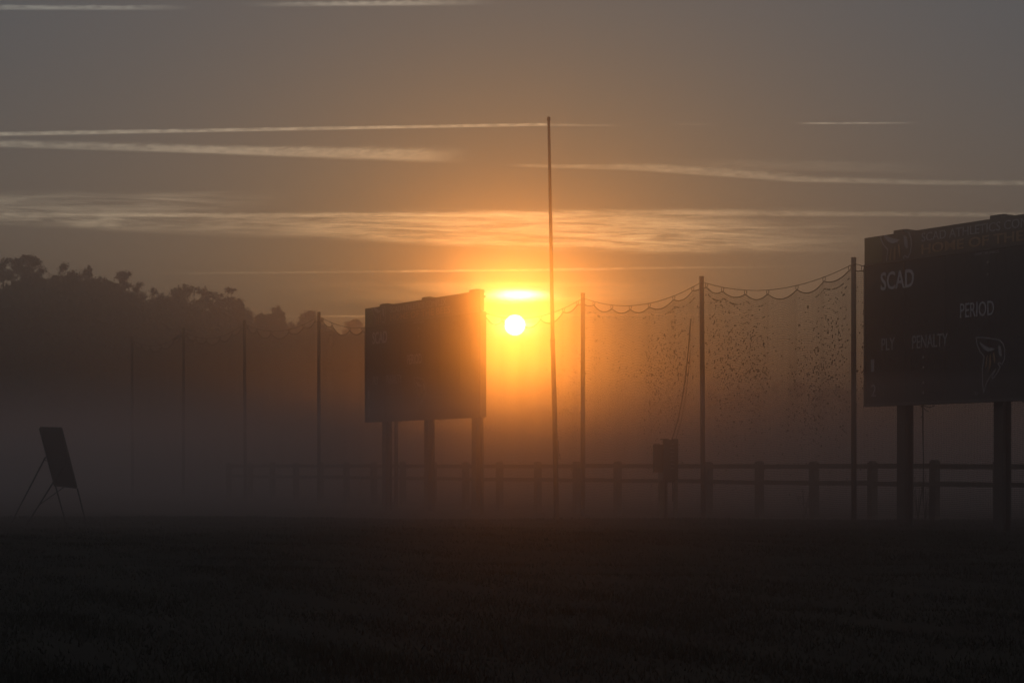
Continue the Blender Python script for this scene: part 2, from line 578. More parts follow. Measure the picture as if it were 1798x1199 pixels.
HANG = {1023.5: (0.10, 0.26, 0.42, 0.58, 0.78, 0.93), 1232: (0.035, 0.15, 0.31, 0.46, 0.65, 0.82, 0.975)}
NET_LABEL = {
    0: 'sagging net span, farthest left, almost lost in mist',
    1: 'misty net span ending at the pole with a floodlight',
    2: 'misty net span right of the floodlight pole',
    3: 'net span in front of the wood, ending at the pole above the tree line',
    4: 'net span reaching behind the left edge of the far scoreboard',
    5: 'net span hidden behind the far scoreboard',
    6: 'glowing orange net span below the sun, crossed by the tall flagpole',
    7: 'net span with a loose cord, above the electrical cabinet',
    8: 'wide net span full of caught leaves, left of the tallest net pole',
    9: 'net span behind the near scoreboard',
}
for i in range(1, len(POLES) - 1):
    A, B = pole_top[i], pole_top[i + 1]
    a0, b0 = pole_base[i], pole_base[i + 1]
    L = (b0 - a0).length
    along = (b0 - a0).normalized()
    nrm = Vector((along.y, -along.x, 0)).normalized()
    rs = np.random.RandomState(100 + i)
    near = POLES[i][0] > 500
    pitch = 0.052 if near else 0.10
    sag = 0.42 + 0.06 * rs.rand()
    hang = HANG.get(POLES[i][0]) or tuple([0.05] + list(np.linspace(0.2, 0.8, 4) + rs.uniform(-.03, .03, 4)) + [0.95])
    za, zb2 = A.z - 0.13, B.z - 0.13
    cable = lambda s: za + (zb2 - za) * s - sag * 4 * s * (1 - s)
    knots = np.array((0.0,) + tuple(hang) + (1.0,))
    kz = np.array([cable(k) - (0.10 if 0 < k < 1 else 0.16) for k in knots])
    dips = np.array([(knots[k + 1] - knots[k]) * L * (0.115 + 0.06 * rs.rand()) * (0.5 if k in (0, len(knots) - 2) else 1.0) for k in range(len(knots) - 1)])

    def rope_z(s):
        s = np.asarray(s)
        k = np.clip(np.searchsorted(knots, s, side='right') - 1, 0, len(knots) - 2)
        t = (s - knots[k]) / (knots[k + 1] - knots[k])
        return kz[k] * (1 - t) + kz[k + 1] * t - dips[k] * 4 * t * (1 - t)

    ph = rs.rand(6) * 6.28

    def surf(s, t):
        """s along the span 0..1, t down 0..1 -> world xyz"""
        fold = np.sin(s * 2 * math.pi * 4.3 + ph[0] + 0.9 * np.sin(2.2 * t + ph[1]))
        fold2 = np.sin(s * 2 * math.pi * 9.7 + ph[2] + 1.3 * t)
        env = np.sin(np.pi * np.clip(s, 0, 1)) ** 0.5
        ds = (0.0035 * fold + 0.0015 * fold2) * env * (0.35 + 0.65 * np.sin(np.pi * t))
        off = (0.030 * np.cos(s * 2 * math.pi * 4.3 + ph[0]) + 0.012 * fold2) * env * (0.3 + 0.7 * t)
        s2 = s + ds
        ztop = rope_z(s)
        gzb = gz(a0.x + along.x * L * s2, a0.y + along.y * L * s2) + 0.12
        tt = t + 0.006 * np.sin(s * 31 + t * 9 + ph[3]) * np.sin(np.pi * t)
        z = ztop * (1 - tt) + gzb * tt
        x = a0.x + along.x * L * s2 + nrm.x * off
        y = a0.y + along.y * L * s2 + nrm.y * off
        return np.stack([x, y, z], -1)

    nV = int(L / pitch)
    nH = int((A.z + B.z) / 2 / pitch)
    s_v = (np.arange(nV) + 0.5) / nV
    t_f = np.linspace(0, 1, 30)
    S, T = np.meshgrid(s_v, t_f, indexing='ij')
    q1 = strips(surf(S, T), 0.0032 if near else 0.0035)
    t_h = (np.arange(nH) + 0.5) / nH
    s_f = np.linspace(0, 1, 110 if near else 60)
    T2, S2 = np.meshgrid(t_h, s_f, indexing='ij')
    q2 = strips(surf(S2, T2), 0.0052 if near else 0.0045)
    root = empty('ball_net', (a0.x, a0.y, 0))
    loc = np.array([a0.x, a0.y, 0.0])
    quads_obj('mesh_panel', np.concatenate([q1, q2]) - loc, M_net, root)
    # head cable, border rope, clips
    ss = np.linspace(0, 1, 25)
    cp = np.stack([A.x + (B.x - A.x) * ss, A.y + (B.y - A.y) * ss - 0.06, [cable(s) for s in ss]], -1) - loc
    MB().tube(cp, 0.009, 5).build('head_cable', M_rope, root)
    ss = np.linspace(0, 1, 90)
    rp = np.stack([A.x + (B.x - A.x) * ss, A.y + (B.y - A.y) * ss, rope_z(ss)], -1) - loc
    MB().tube(rp, 0.013, 5).build('border_rope', M_rope, root)
    for h in hang:
        p = Vector((A.x + (B.x - A.x) * h, A.y + (B.y - A.y) * h, 0)) - Vector(loc)
        zc, zr = cable(h), float(rope_z(h))
        MB().tube([(p.x + .025, p.y - .04, zc + .01), (p.x + .035, p.y - .02, (zc + zr) / 2), (p.x + .01, p.y, zr - .01), (p.x - .02, p.y, zr), (p.x - .03, p.y - .02, (zc + zr) / 2), (p.x - .02, p.y - .04, zc + .01)],
                  0.010, 5).build('clip', M_rope, root)
    # dead leaves caught in the mesh
    cl_ = {3: [(0.85, .05, .3, 40), (.5, .1, .35, 20)], 4: [(0.15, .05, .22, 70), (.4, .05, .28, 60), (.75, .1, .3, 30)],
           6: [(.80, .08, .45, 90), (.92, .04, .4, 60)],
           7: [(0.12, .05, .2, 45), (0.30, .06, .3, 60), (.62, .07, .32, 230), (.80, .07, .25, 170), (.70, .10, .6, 90), (.93, .03, .2, 25)],
           8: [(.08, .04, .18, 95), (.20, .06, .26, 190), (.33, .05, .27, 150), (.42, .04, .32, 70), (.68, .06, .5, 120), (.76, .05, .4, 150), (.88, .05, .22, 130), (.25, .12, .6, 90), (.9, .06, .5, 70)],
           9: [(.06, .03, .3, 60), (.3, .1, .3, 60)]}.get(i, [])
    lq = []
    for (cs, ws, ct, k) in cl_:
        k = int(k * 1.5)
        if k > 100 or True:
            s_ = np.clip(cs + rs.randn(k) * ws * 1.15, 0.01, .99)
            t_ = np.clip(ct + rs.randn(k) * 0.16, 0.03, .97)
            t_ = np.round(t_ * nH) / nH            # hang on the cross strands
            P = surf(s_, t_)
            big = rs.rand(k) < 0.05
            w_ = np.where(big, 0.024 + .02 * rs.rand(k), 0.012 + 0.022 * rs.rand(k))
            h_ = np.where(big, 0.026 + .02 * rs.rand(k), 0.012 + 0.012 * rs.rand(k))
            ax = np.array(along)
            up = np.array([0, 0, 1.0]) + 0.12 * rs.randn(k, 3)
            Q = np.stack([P - ax * w_[:, None] - up * 0.2 * h_[:, None], P - up * h_[:, None], P + ax * w_[:, None] + up * .2 * h_[:, None], P + up * h_[:, None]], 1)
            lq.append(Q)
    if lq:
        lo = quads_obj('caught_leaves', np.concatenate(lq) - loc, M_leaf, root)
        tag(lo, 'dead leaf scraps caught in the netting', kind='stuff')
    if i == 7:
        d1 = d_net(1208) - 0.12
        pts = [px(1213, 560, d1), px(1209, 612, d1), px(1205, 650, d1), px(1199, 695, d1), px(1191, 735, d1), px(1181, 768, d1), px(1170, 800, d1)]
        mbb = MB().tube([p - Vector(loc) for p in pts], 0.016, 5)
        mbb.tube([p - Vector(loc) + Vector((0.06 + 0.01 * k, 0.02, -0.02)) for k, p in enumerate(pts[1:])], 0.008, 5)
        mbb.build('loose_cord', M_rope, root)
    tag(root, NET_LABEL[i], 'net', 'netting spans between the poles')

# ------------------------------------------------------------------ rail fence
FU = [1870, 1753, 1640, 1531, 1429, 1333, 1243, 1163, 1084, 1012, 944, 877]
# continue the spacing towards the left at equal ground distance
P_a, P_b = px(1640, HY, d_fence(1640)), px(877, HY, d_fence(877))
fdir = (P_b - P_a).normalized()
step_f = (P_b - P_a).length / 9.0
f_pts = []
for u in FU:
    p = px(u, HY, d_fence(u)); f_pts.append(Vector((p.x, p.y, 0)))
last = f_pts[-1].copy()
for k in range(10):
    last = last + Vector((fdir.x, fdir.y, 0)) * step_f
    f_pts.append(last.copy())
extra = f_pts[0] - Vector((fdir.x, fdir.y, 0)) * step_f
f_pts.insert(0, extra)
fence = empty('rail_fence', (f_pts[0].x, f_pts[0].y, 0))
o0 = Vector((f_pts[0].x, f_pts[0].y, 0))
fang = math.atan2(fdir.y, fdir.x)
for k, p in enumerate(f_pts):
    zg = g1(p.x, p.y)
    mb = MB()
    mt = Matrix.Translation(p - o0) @ Matrix.Rotation(fang + rnd.uniform(-.05, .05), 4, 'Z') @ Matrix.Rotation(rnd.uniform(-.012, .012), 4, 'Y')
    hgt_p = EYE + 0.10 + rnd.uniform(-.02, .02)
    mb.box((-.105, -.10, zg - .2), (.105, .08, hgt_p), 0.012, mt)
    mb.box((-.06, -.085, hgt_p), (.07, .065, hgt_p + 0.025), 0.01, mt)
    mb.build('post', M_wood, fence)
for k in range(len(f_pts) - 1):
    a, b = f_pts[k] - o0, f_pts[k + 1] - o0
    for (zc, hh) in ((EYE - 0.02, 0.062), (EYE - 0.46, 0.06)):
        ja, jb = rnd.uniform(-.012, .012), rnd.uniform(-.012, .012)
        dv = (b - a)
        Ln = dv.length
        mt = Matrix.Translation(a + Vector((0, 0, zc + ja))) @ Matrix.Rotation(math.atan2(dv.y, dv.x), 4, 'Z') @ Matrix.Rotation(-math.atan2(jb - ja, Ln), 4, 'Y')
        mb = MB()
        mb.box((0.004, 0.083, -hh), (Ln - 0.004, 0.125, hh), 0.006, mt)
        mb.build('rail', M_wood, fence)
tag(fence, 'weathered two-rail timber fence running behind the ball netting', 'fence')


# ------------------------------------------------------------------ scoreboards
VPX = -1100.0
bd = Vector((VPX - CX, F, 0)).normalized()      # direction from the near (right) end to the far (left) end
b_along = -bd                                    # left end -> right end as seen
BANG = math.atan2(b_along.y, b_along.x)
BL, BH = 8.26, 3.90


def text_mesh(name, body, x0, x1, z0, z1, material, parent, y=-0.02, bold=0.0, thick=0.006):
    cu = bpy.data.curves.new(name, 'FONT')
    cu.body = body
    cu.extrude = 0.5
    cu.offset = bold
    cu.resolution_u = 3
    tmp = bpy.data.objects.new(name, cu)
    col.objects.link(tmp)
    dg = bpy.context.evaluated_depsgraph_get()
    me = bpy.data.meshes.new_from_object(tmp.evaluated_get(dg))
    bpy.data.objects.remove(tmp)
    vs = np.array([v.co[:] for v in me.vertices])
    mn, mx = vs.min(0), vs.max(0)
    X = x0 + (vs[:, 0] - mn[0]) / (mx[0] - mn[0]) * (x1 - x0)
    Z = z0 + (vs[:, 1] - mn[1]) / (mx[1] - mn[1]) * (z1 - z0)
    Y = np.where(vs[:, 2] > 0, y - thick, y)
    for v, a, b, c in zip(me.vertices, X, Y, Z):
        v.co = (a, b, c)
    me.materials.clear()
    me.materials.append(material)
    me.name = name
    o = bpy.data.objects.new(name, me)
    col.objects.link(o)
    o.parent = parent
    return o


def stroke(mb, pts, w, y, thick=0.005, closed=False):
    """flat ribbon along pts in the board face (x,z)"""
    pts = [Vector((p[0], p[1])) for p in pts]
    if closed: pts = pts + [pts[0]]
    for a, b in zip(pts[:-1], pts[1:]):
        d = (b - a)
        if d.length < 1e-5: continue
        d.normalize()
        n_ = Vector((-d.y, d.x)) * w * .5
        a2, b2 = a - d * w * .3, b + d * w * .3
        c = [a2 - n_, b2 - n_, b2 + n_, a2 + n_]
        vs = [(p.x, y - thick, p.y) for p in c] + [(p.x, y, p.y) for p in c]
        mb.add(vs, [(0, 1, 2, 3), (0, 4, 5, 1), (1, 5, 6, 2), (2, 6, 7, 3), (3, 7, 4, 0)])


def fillpoly(mb, pts, y, thick=0.004):
    nn = len(pts)
    vs = [(p[0], y - thick, p[1]) for p in pts] + [(p[0], y, p[1]) for p in pts]
    mb.add(vs, [tuple(range(nn))] + [(k, k + nn, (k + 1) % nn + nn, (k + 1) % nn) for k in range(nn)])


# emblem drawn in units of its own width (0..1), z down
def em(pts): return [((x - 1275) / 305.0, -(y - 258) / 305.0) for x, y in pts]
EM_OUT = em([(1275, 258), (1340, 262), (1400, 270), (1470, 280), (1525, 292), (1560, 320), (1578, 360), (1580, 400), (1572, 440), (1550, 472), (1520, 456), (1506, 466), (1532, 490), (1500, 532), (1455, 574), (1442, 562), (1484, 505), (1430, 550), (1385, 605), (1356, 676), (1345, 600), (1343, 500), (1362, 405), (1318, 368), (1290, 322)])
EM_WING = em([(1312, 292), (1360, 318), (1410, 340), (1476, 352), (1450, 366), (1400, 370), (1358, 350), (1326, 320)])
EM_EYE = em([(1510, 330), (1535, 338), (1545, 370), (1548, 412), (1530, 410), (1514, 380)])
EM_STR = [em([(1392, 400), (1398, 398), (1388, 470), (1374, 500), (1378, 450)]), em([(1424, 392), (1432, 390), (1434, 470), (1412, 520), (1414, 450)]), em([(1456, 380), (1468, 378), (1480, 430), (1476, 462), (1462, 430)])]


def emblem(parent, x, z, w, y, material, zmin, zmax, sw=0.022):
    def build(name, mb, m):
        bm = bmesh.new()
        vl = [bm.verts.new(v) for v in mb.v]
        for f in mb.f: bm.faces.new([vl[q] for q in f])
        for pz, nz in ((zmax, 1), (zmin, -1)):
            bmesh.ops.bisect_plane(bm, geom=bm.verts[:] + bm.edges[:] + bm.faces[:], plane_co=(0, 0, pz), plane_no=(0, 0, nz), clear_outer=True)
        bm.verts.index_update()
        o = mesh_obj(name, [v.co[:] for v in bm.verts], [[v.index for v in f.verts] for f in bm.faces], m, parent)
        bm.free()
        return o
    T = lambda pts: [(x + a * w, z + b * w) for a, b in pts]
    mb = MB(); stroke(mb, T(EM_OUT), sw, y, closed=True)
    mb2 = MB(); fillpoly(mb2, T(EM_WING), y); fillpoly(mb2, T(EM_EYE), y)
    mb3 = MB()
    for s_ in EM_STR: fillpoly(mb3, T(s_), y)
    build('emblem_outline', mb, material)
    build('emblem_wing', mb2, M_silver)
    build('emblem_stripes', mb3, M_gold)


def scoreboard(u_left, d_left, z_bot, label):
    p0 = px(u_left, HY, d_left)
    r = empty('scoreboard', (p0.x, p0.y, 0), BANG)
    zt, zb_ = z_bot + BH, z_bot
    zh = zt - 0.64
    # local frame: x along the face, -y towards the viewer
    M_ = MB()
    M_.box((0, 0, zb_), (BL, 0.20, zh - 0.004), 0.006)
    panel = M_.build('display_panel', M_board, r)
    MB().box((0.0, -0.012, zh + 0.02), (BL, 0.13, zt), 0.006).build('header_panel', M_head, r)
    MB().box((0.02, -0.016, zh + 0.035), (0.62, -0.0135, zt - .02)).build('header_end_field', M_green, r)
    fr = MB()
    fr.box((-0.01, -0.03, zh - 0.012), (BL + .01, 0.01, zh + 0.018), 0.004)
    fr.box((-0.012, -0.028, zb_ - 0.03), (BL + .012, 0.21, zb_ + 0.035), 0.006)
    fr.box((-0.012, -0.026, zb_ + .037), (0.025, 0.205, zh - .014), 0.004)
    fr.box((BL - .025, -0.026, zb_ + .037), (BL + .012, 0.205, zh - .014), 0.004)
    fr.build('frame_trim', M_frame, r)
    # module seams
    sm = MB()
    for k in range(1, 6):
        sm.box((BL * k / 6 - .004, -0.006, zb_ + .04), (BL * k / 6 + .004, 0.001, zh - .016))
    sm.box((0.03, -0.0065, zb_ + 1.62), (BL - .03, 0.0012, zb_ + 1.628))
    sm.build('seams', M_black, r)
    gw = math.cos(BANG), math.sin(BANG)
    for pu in (1.02, 4.17, 7.44):
        wx, wy = p0.x + gw[0] * pu - gw[1] * .35, p0.y + gw[1] * pu + gw[0] * .35
        zg = g1(wx, wy) - 0.25
        mb = MB()
        hw = 0.145
        mb.box((pu - hw, 0.215, zg), (pu + hw, 0.245, zt + 0.10), 0.003)
        mb.box((pu - hw, 0.43, zg), (pu + hw, 0.46, zt + 0.10), 0.003)
        mb.box((pu - .012, 0.247, zg), (pu + .012, 0.428, zt + 0.095))
        post = mb.build('post', M_steel, r)
        c = MB()
        c.box((pu - hw - .03, 0.14, zt + .015), (pu + hw + .03, 0.50, zt + 0.10 - .002), 0.004)
        c.box((pu - .05, .3, zt + .102), (pu + .06, .42, zt + .125), 0.003)
        c.build('cap_plate', M_steel, post)
    # brackets behind the panel
    br = MB()
    for zz in (zb_ + .35, zb_ + 1.6, zh - .15, zt - .2):
        br.box((0.05, 0.135 if zz > zh else .203, zz), (BL - .05, 0.213, zz + .06))
    br.build('crossbar', M_frame, r)
    # writing
    y0 = -0.0005
    yh = -0.0125
    L_ = 'grey block lettering on the black display'
    tag(text_mesh('lettering', 'SCAD', 0.57, 1.71, zb_ + 2.63, zb_ + 3.05, M_white, r, y0, 0.014), 'grey SCAD team caption, upper left of the display')
    tag(text_mesh('lettering', 'GUEST', BL - 2.0, BL - 0.85, zb_ + 2.63, zb_ + 3.05, M_steel, r, y0), 'dim team caption, upper right of the display')
    tag(text_mesh('lettering', 'PERIOD', 3.22, 4.27, zb_ + 1.83, zb_ + 2.15, M_white, r, y0), 'grey PERIOD caption at the middle of the display')
    tag(text_mesh('lettering', 'PLY', 0.60, 1.05, zb_ + 1.25, zb_ + 1.53, M_silver, r, y0), 'grey PLY caption')
    tag(text_mesh('lettering', 'PENALTY', 1.66, 2.82, zb_ + 1.24, zb_ + 1.53, M_silver, r, y0), 'grey PENALTY caption')
    tag(text_mesh('lettering', '1', 0.23, 0.33, zb_ + 0.78, zb_ + 1.06, M_silver, r, y0), 'grey penalty row number 1')
    tag(text_mesh('lettering', '2', 0.23, 0.40, zb_ + 0.20, zb_ + 0.48, M_silver, r, y0), 'grey penalty row number 2')
    tag(text_mesh('lettering', 'SCAD ATHLETICS COMPLEX', 1.98, 6.02, zh + 0.365, zh + 0.56, M_silver, r, yh), 'thin SCAD ATHLETICS COMPLEX line on the header')
    tag(text_mesh('lettering', 'HOME OF THE BEES', 1.98, 6.30, zh + 0.085, zh + 0.305, M_gold, r, yh, 0.012), 'gold HOME OF THE BEES line on the header')
    tag(text_mesh('lettering', 'DAKTRONICS', 3.68, 4.42, zh - 0.105, zh - 0.045, M_silver, r, y0), 'small maker lettering under the header')
    tag(text_mesh('lettering', 'U', 3.70, 3.76, zb_ + 0.135, zb_ + 0.20, M_silver, r, y0), 'tiny mark above the lower trim')
    emblem(r, 3.72, zb_ + 1.38, 0.88, -0.002, M_silver, zb_ + .1, zh - .05)
    emblem(r, 0.52, zh + 0.83, 1.12, -0.018, M_silver, zh + 0.035, zt - .012, 0.03)
    for (cx_, cz_) in ((4.08, zb_ + 2.72), (4.08, zb_ + 2.98), (2.02, zb_ + 1.03), (2.02, zb_ + .80), (2.02, zb_ + .46), (2.02, zb_ + .24), (6.2, zb_ + 1.03), (6.2, zb_ + .80), (6.2, zb_ + .46), (6.2, zb_ + .24)):
        mb = MB()
        mb.tube([(cx_, 0.001, cz_), (cx_, -0.012, cz_)], [0.032, 0.026], 10)
        mb.build('lamp', M_lens, r)
    # seven-segment digit recesses, unlit
    def digit(x, z, w, h):
        mb = MB()
        k = w * 0.16
        for (a, b, c, d_) in ((x + k, z, x + w - k, z + k), (x + k, z + h / 2 - k / 2, x + w - k, z + h / 2 + k / 2), (x + k, z + h - k, x + w - k, z + h),
                              (x, z + k, x + k, z + h / 2 - k / 2), (x + w - k, z + k, x + w, z + h / 2 - k / 2), (x, z + h / 2 + k / 2, x + k, z + h - k), (x + w - k, z + h / 2 + k / 2, x + w, z + h - k)):
            mb.box((a + .004, -0.004, b + .004), (c - .004, 0.001, d_ - .004))
        mb.build('digit', M_black, r)
    for x in (3.05, 3.52, 4.30, 4.77): digit(x, zb_ + 2.55, 0.36, 0.60)
    for x in (0.62, 1.16, BL - 1.62, BL - 1.08): digit(x, zb_ + 1.72, 0.44, 0.74)
    digit(4.42, zb_ + 1.74, 0.3, 0.5)
    for z in (zb_ + .72, zb_ + .15):
        for x in (0.62, 0.92, 1.40, 1.72, 2.16, 2.48): digit(x, z, 0.24, 0.38)
    # cables
    zc = zb_ - .03
    MB().tube([(1.56, .4, zc), (1.75, .42, zc - .05), (1.95, .40, zc - .01)], 0.012, 5).tube([(1.56, .38, zc - .02), (1.70, .35, zc - .11), (1.8, .35, zc - .15)], 0.010, 5).build('loose_wire', M_black, r)
    MB().tube([(1.55, .40, zc + .1), (1.575, .38, zc - .6), (1.60, .38, zc - 1.3), (1.59, .38, zc - 2.1)], 0.013, 5).build('cable', M_black, r)
    MB().tube([(4.70, .4, zc), (4.85, .42, zc - .03), (5.05, .40, zc)], 0.012, 5).build('loose_wire', M_black, r)
    tag(r, label, 'scoreboard', 'scoreboards on steel posts')
    return r


scoreboard(1518.5, 46.5, 2.745, 'near dark SCAD scoreboard on tall steel posts, cut off at the right of the view')
scoreboard(641.5, 69.0, 2.87, 'far scoreboard on three posts, its right end glowing against the rising sun')

# ------------------------------------------------------------------ flagpole
d = 57.5
top = px(963.5, 210, d); bot = px(977.5, 868, d)
zg = g1(bot.x, bot.y)
fp = empty('flagpole', (bot.x, bot.y, zg))
off = Vector((bot.x, bot.y, zg))
j = px(970.5, 597, d)
P = lambda v: v - off
mb = MB()
k1 = px(967.0, 400, d)
mb.tube([(0, 0, -0.4), P(px(974, 730, d)), P(j)], [0.078, 0.074, 0.070], 14)
mb.build('lower_shaft', M_pole, fp, True)
mb = MB(); mb.tube([P(j) - Vector((0, 0, .02)), P(k1), P(top)], [0.058, 0.050, 0.040], 14)
mb.build('upper_shaft', M_pole, fp, True)
MB().tube([P(j) - Vector((0, 0, .05)), P(j) + Vector((0, 0, .03))], [0.080, 0.074], 14).build('joint_collar', M_pole, fp)
MB().tube([P(top) - Vector((0, 0, .04)), P(top) + Vector((0, 0, .05)), P(top) + Vector((0, 0, .08))], [0.052, 0.050, 0.025], 12).build('finial', M_pole, fp)
cl0 = P(px(980, 795, d))
MB().tube([cl0 + Vector((0, -.05, .35)), cl0 + Vector((.02, -.06, .0)), cl0 + Vector((.06, -.06, -.12)), cl0 + Vector((.06, -.06, -.2)), cl0 + Vector((.02, -.06, -.18)), cl0 + Vector((.02, -.05, .0))], 0.010, 5).build('halyard_loop', M_rope, fp)
tag(fp, 'tall thin tapered flagpole without a flag, right of the sun', 'flagpole')

# ------------------------------------------------------------------ electrical cabinet
d = 50.0
c0 = px(1170, HY, d)
zg = g1(c0.x, c0.y)
cb = empty('electrical_cabinet', (c0.x, c0.y, zg))
def cz(v): return EYE + (HY - v) * d / F - zg
def cxx(u): return (u - 1170) * d / F
MB().box((cxx(1147), -.16, cz(829)), (cxx(1163.5), .10, cz(780.5)), 0.01).box((cxx(1148), -.17, cz(780)), (cxx(1158), .02, cz(779)), 0.003).build('side_box', M_box, cb)
MB().box((cxx(1164), -.20, cz(843)), (cxx(1179), .12, cz(772)), 0.01).box((cxx(1160), -.22, cz(771.8)), (cxx(1173), .10, cz(770)), 0.004).build('main_box', M_box, cb)
mb = MB().box((cxx(1179.3), -.14, cz(842)), (cxx(1190), .14, cz(770.5)), 0.01)
rb = mb.build('breaker_box', M_box, cb)
lv = MB()
for k in range(7):
    v = 779 + k * 7
    lv.box((cxx(1176), -.235, cz(v + 1.2)), (cxx(1182.5), -.202 + .055, cz(v)), 0.002)
lv.build('louvres', M_white, cb)
MB().box((cxx(1158), -.05, -.2), (cxx(1172), .06, cz(843.5)), 0.008).build('leg', M_wood, cb)
MB().box((cxx(1183), -.05, -.2), (cxx(1190), .06, cz(842.5)), 0.008).build('leg', M_wood, cb)
MB().tube([(cxx(1168), -.08, cz(844)), (cxx(1168), -.09, .3), (cxx(1167), -.09, -.1)], 0.022, 8).build('conduit', M_pole, cb)
MB().tube([(cxx(1180), -.08, cz(843)), (cxx(1181), -.09, cz(860)), (cxx(1180.5), -.09, cz(880))], 0.014, 6).build('conduit', M_pole, cb)
MB().box((cxx(1172.3), .0, cz(845.8)), (cxx(1182.7), .05, cz(842.6))).build('brace', M_wood, cb)
MB().tube([(cxx(1166), -.205, cz(806)), (cxx(1166), -.235, cz(806)), (cxx(1166), -.235, cz(812)), (cxx(1166), -.205, cz(812))], 0.007, 5).build('handle', M_rope, cb)
tag(cb, 'electrical cabinet of three stepped boxes on wooden legs in front of the netting', 'electrical cabinet')

# ------------------------------------------------------------------ easel board at the left
def E3(u, v, d): return px(u, v, d)
dn, df = 45.8, 47.3
TR, BR = E3(108, 750, dn), E3(135.5, 857, dn - .0)
TL, BLp = E3(70, 749, df), E3(97.5, 853, df)
footR, footL = E3(153, 921, dn), E3(114.5, 906, df)
midR, midL = TR.lerp(BR, 0.50), TL.lerp(BLp, 0.50)
es_g = g1(footR.x, footR.y)
es = empty('easel_board', (footR.x, footR.y, es_g))
eo = Vector((footR.x, footR.y, es_g))
ex_ = (TL - TR).normalized()
ez_ = (TR - BR).normalized()
en = ex_.cross(ez_).normalized()
# rounded panel
W_, H_ = (TL - TR).length, (TR - BR).length
r_ = 0.07
outl = []
for (cx_, cy_, a0_) in ((W_ - r_, H_ - r_, 0), (r_, H_ - r_, 90), (r_, r_, 180), (W_ - r_, r_, 270)):
    for k in range(5):
        a = math.radians(a0_ + k * 22.5)
        outl.append((cx_ + r_ * math.cos(a), cy_ + r_ * math.sin(a)))
vs = []
for s_ in (-.012, .012):
    for (a, b) in outl:
        bow = 0.02 * math.sin(math.pi * b / H_)
        vs.append(BR + ex_ * a + ez_ * b + en * (s_ + bow) - eo)
nn = len(outl)
fs = [tuple(range(nn)), tuple(range(2 * nn - 1, nn - 1, -1))] + [(k, (k + 1) % nn, (k + 1) % nn + nn, k + nn) for k in range(nn)]
mesh_obj('panel', vs, fs, M_sign, es)
fr = MB()
fr.tube([BR - eo + ex_ * .03 - en * .03, TR - eo + ex_ * .03 - en * .03 - ez_ * .03], 0.016, 8)
fr.tube([TL - eo - ex_ * .03 - en * .03 - ez_ * .03, BLp - eo - ex_ * .03 - en * .03], 0.016, 8)
fr.tube([BR - eo + ex_ * .03 - en * .03 + ez_ * .02, BLp - eo - ex_ * .03 - en * .03 + ez_ * .02], 0.014, 8)
fr.build('frame', M_black, es)
def leg(a, b):
    MB().tube([a - eo, b - eo], [0.019, 0.015], 8).build('leg', M_black, es)
def ground_at(p):
    return Vector((p.x, p.y, g1(p.x, p.y) - 0.02))
leg(BR, ground_at(E3(153, 921, dn)))
leg(BLp, ground_at(E3(116, 915, df)))
leg(E3(80, 802, df), ground_at(E3(19, 908, df)))
nl_a, nl_b = E3(121, 803, dn), ground_at(E3(44, 925, dn))
leg(nl_a, nl_b)
MB().tube([E3(112, 855, dn + .4) - eo, nl_a.lerp(nl_b, 0.68) - eo], 0.010, 6).build('brace', M_black, es)
MB().tube([E3(79, 808, df) - eo, E3(104, 811, dn + .6) - eo], 0.010, 6).build('brace', M_black, es)
tag(es, 'dark leaning panel on a four-legged easel frame standing alone on the grass', 'easel board')

# ------------------------------------------------------------------ trees
def crown_mesh(name, blobs, seed, leaf=0.30, per=70, flat=0.8):
    """blobs: (x,y,z,rx,rz) clumps of leaf sprays"""
    rs = np.random.RandomState(seed)
    Q = []
    for (bx, by, bz, rx, rz) in blobs:
        k = int(per * (rx * rx + 0.15) ** 0.9) + 12
        rx, rz = rx * 1.65, rz * 1.5
        dirs = rs.randn(k, 3); dirs /= np.linalg.norm(dirs, axis=1, keepdims=True)
        rad = rs.rand(k) ** 0.62
        lump = 1 + 0.28 * np.sin(dirs[:, 0] * 5 + seed) * np.sin(dirs[:, 2] * 6 + bx) + 0.2 * rs.randn(k) * 0.6
        P = np.stack([bx + dirs[:, 0] * rad * rx * lump, by + dirs[:, 1] * rad * rx * lump, bz + dirs[:, 2] * rad * rz * lump], -1)
        a = rs.randn(k, 3); a /= np.linalg.norm(a, axis=1, keepdims=True)
        b = np.cross(a, rs.randn(k, 3)); b /= np.linalg.norm(b, axis=1, keepdims=True)
        s = leaf * (0.5 + 0.8 * rs.rand(k))[:, None]
        Q.append(np.stack([P - a * s, P - b * s * .55, P + a * s, P + b * s * .55], 1))
    return np.concatenate(Q)


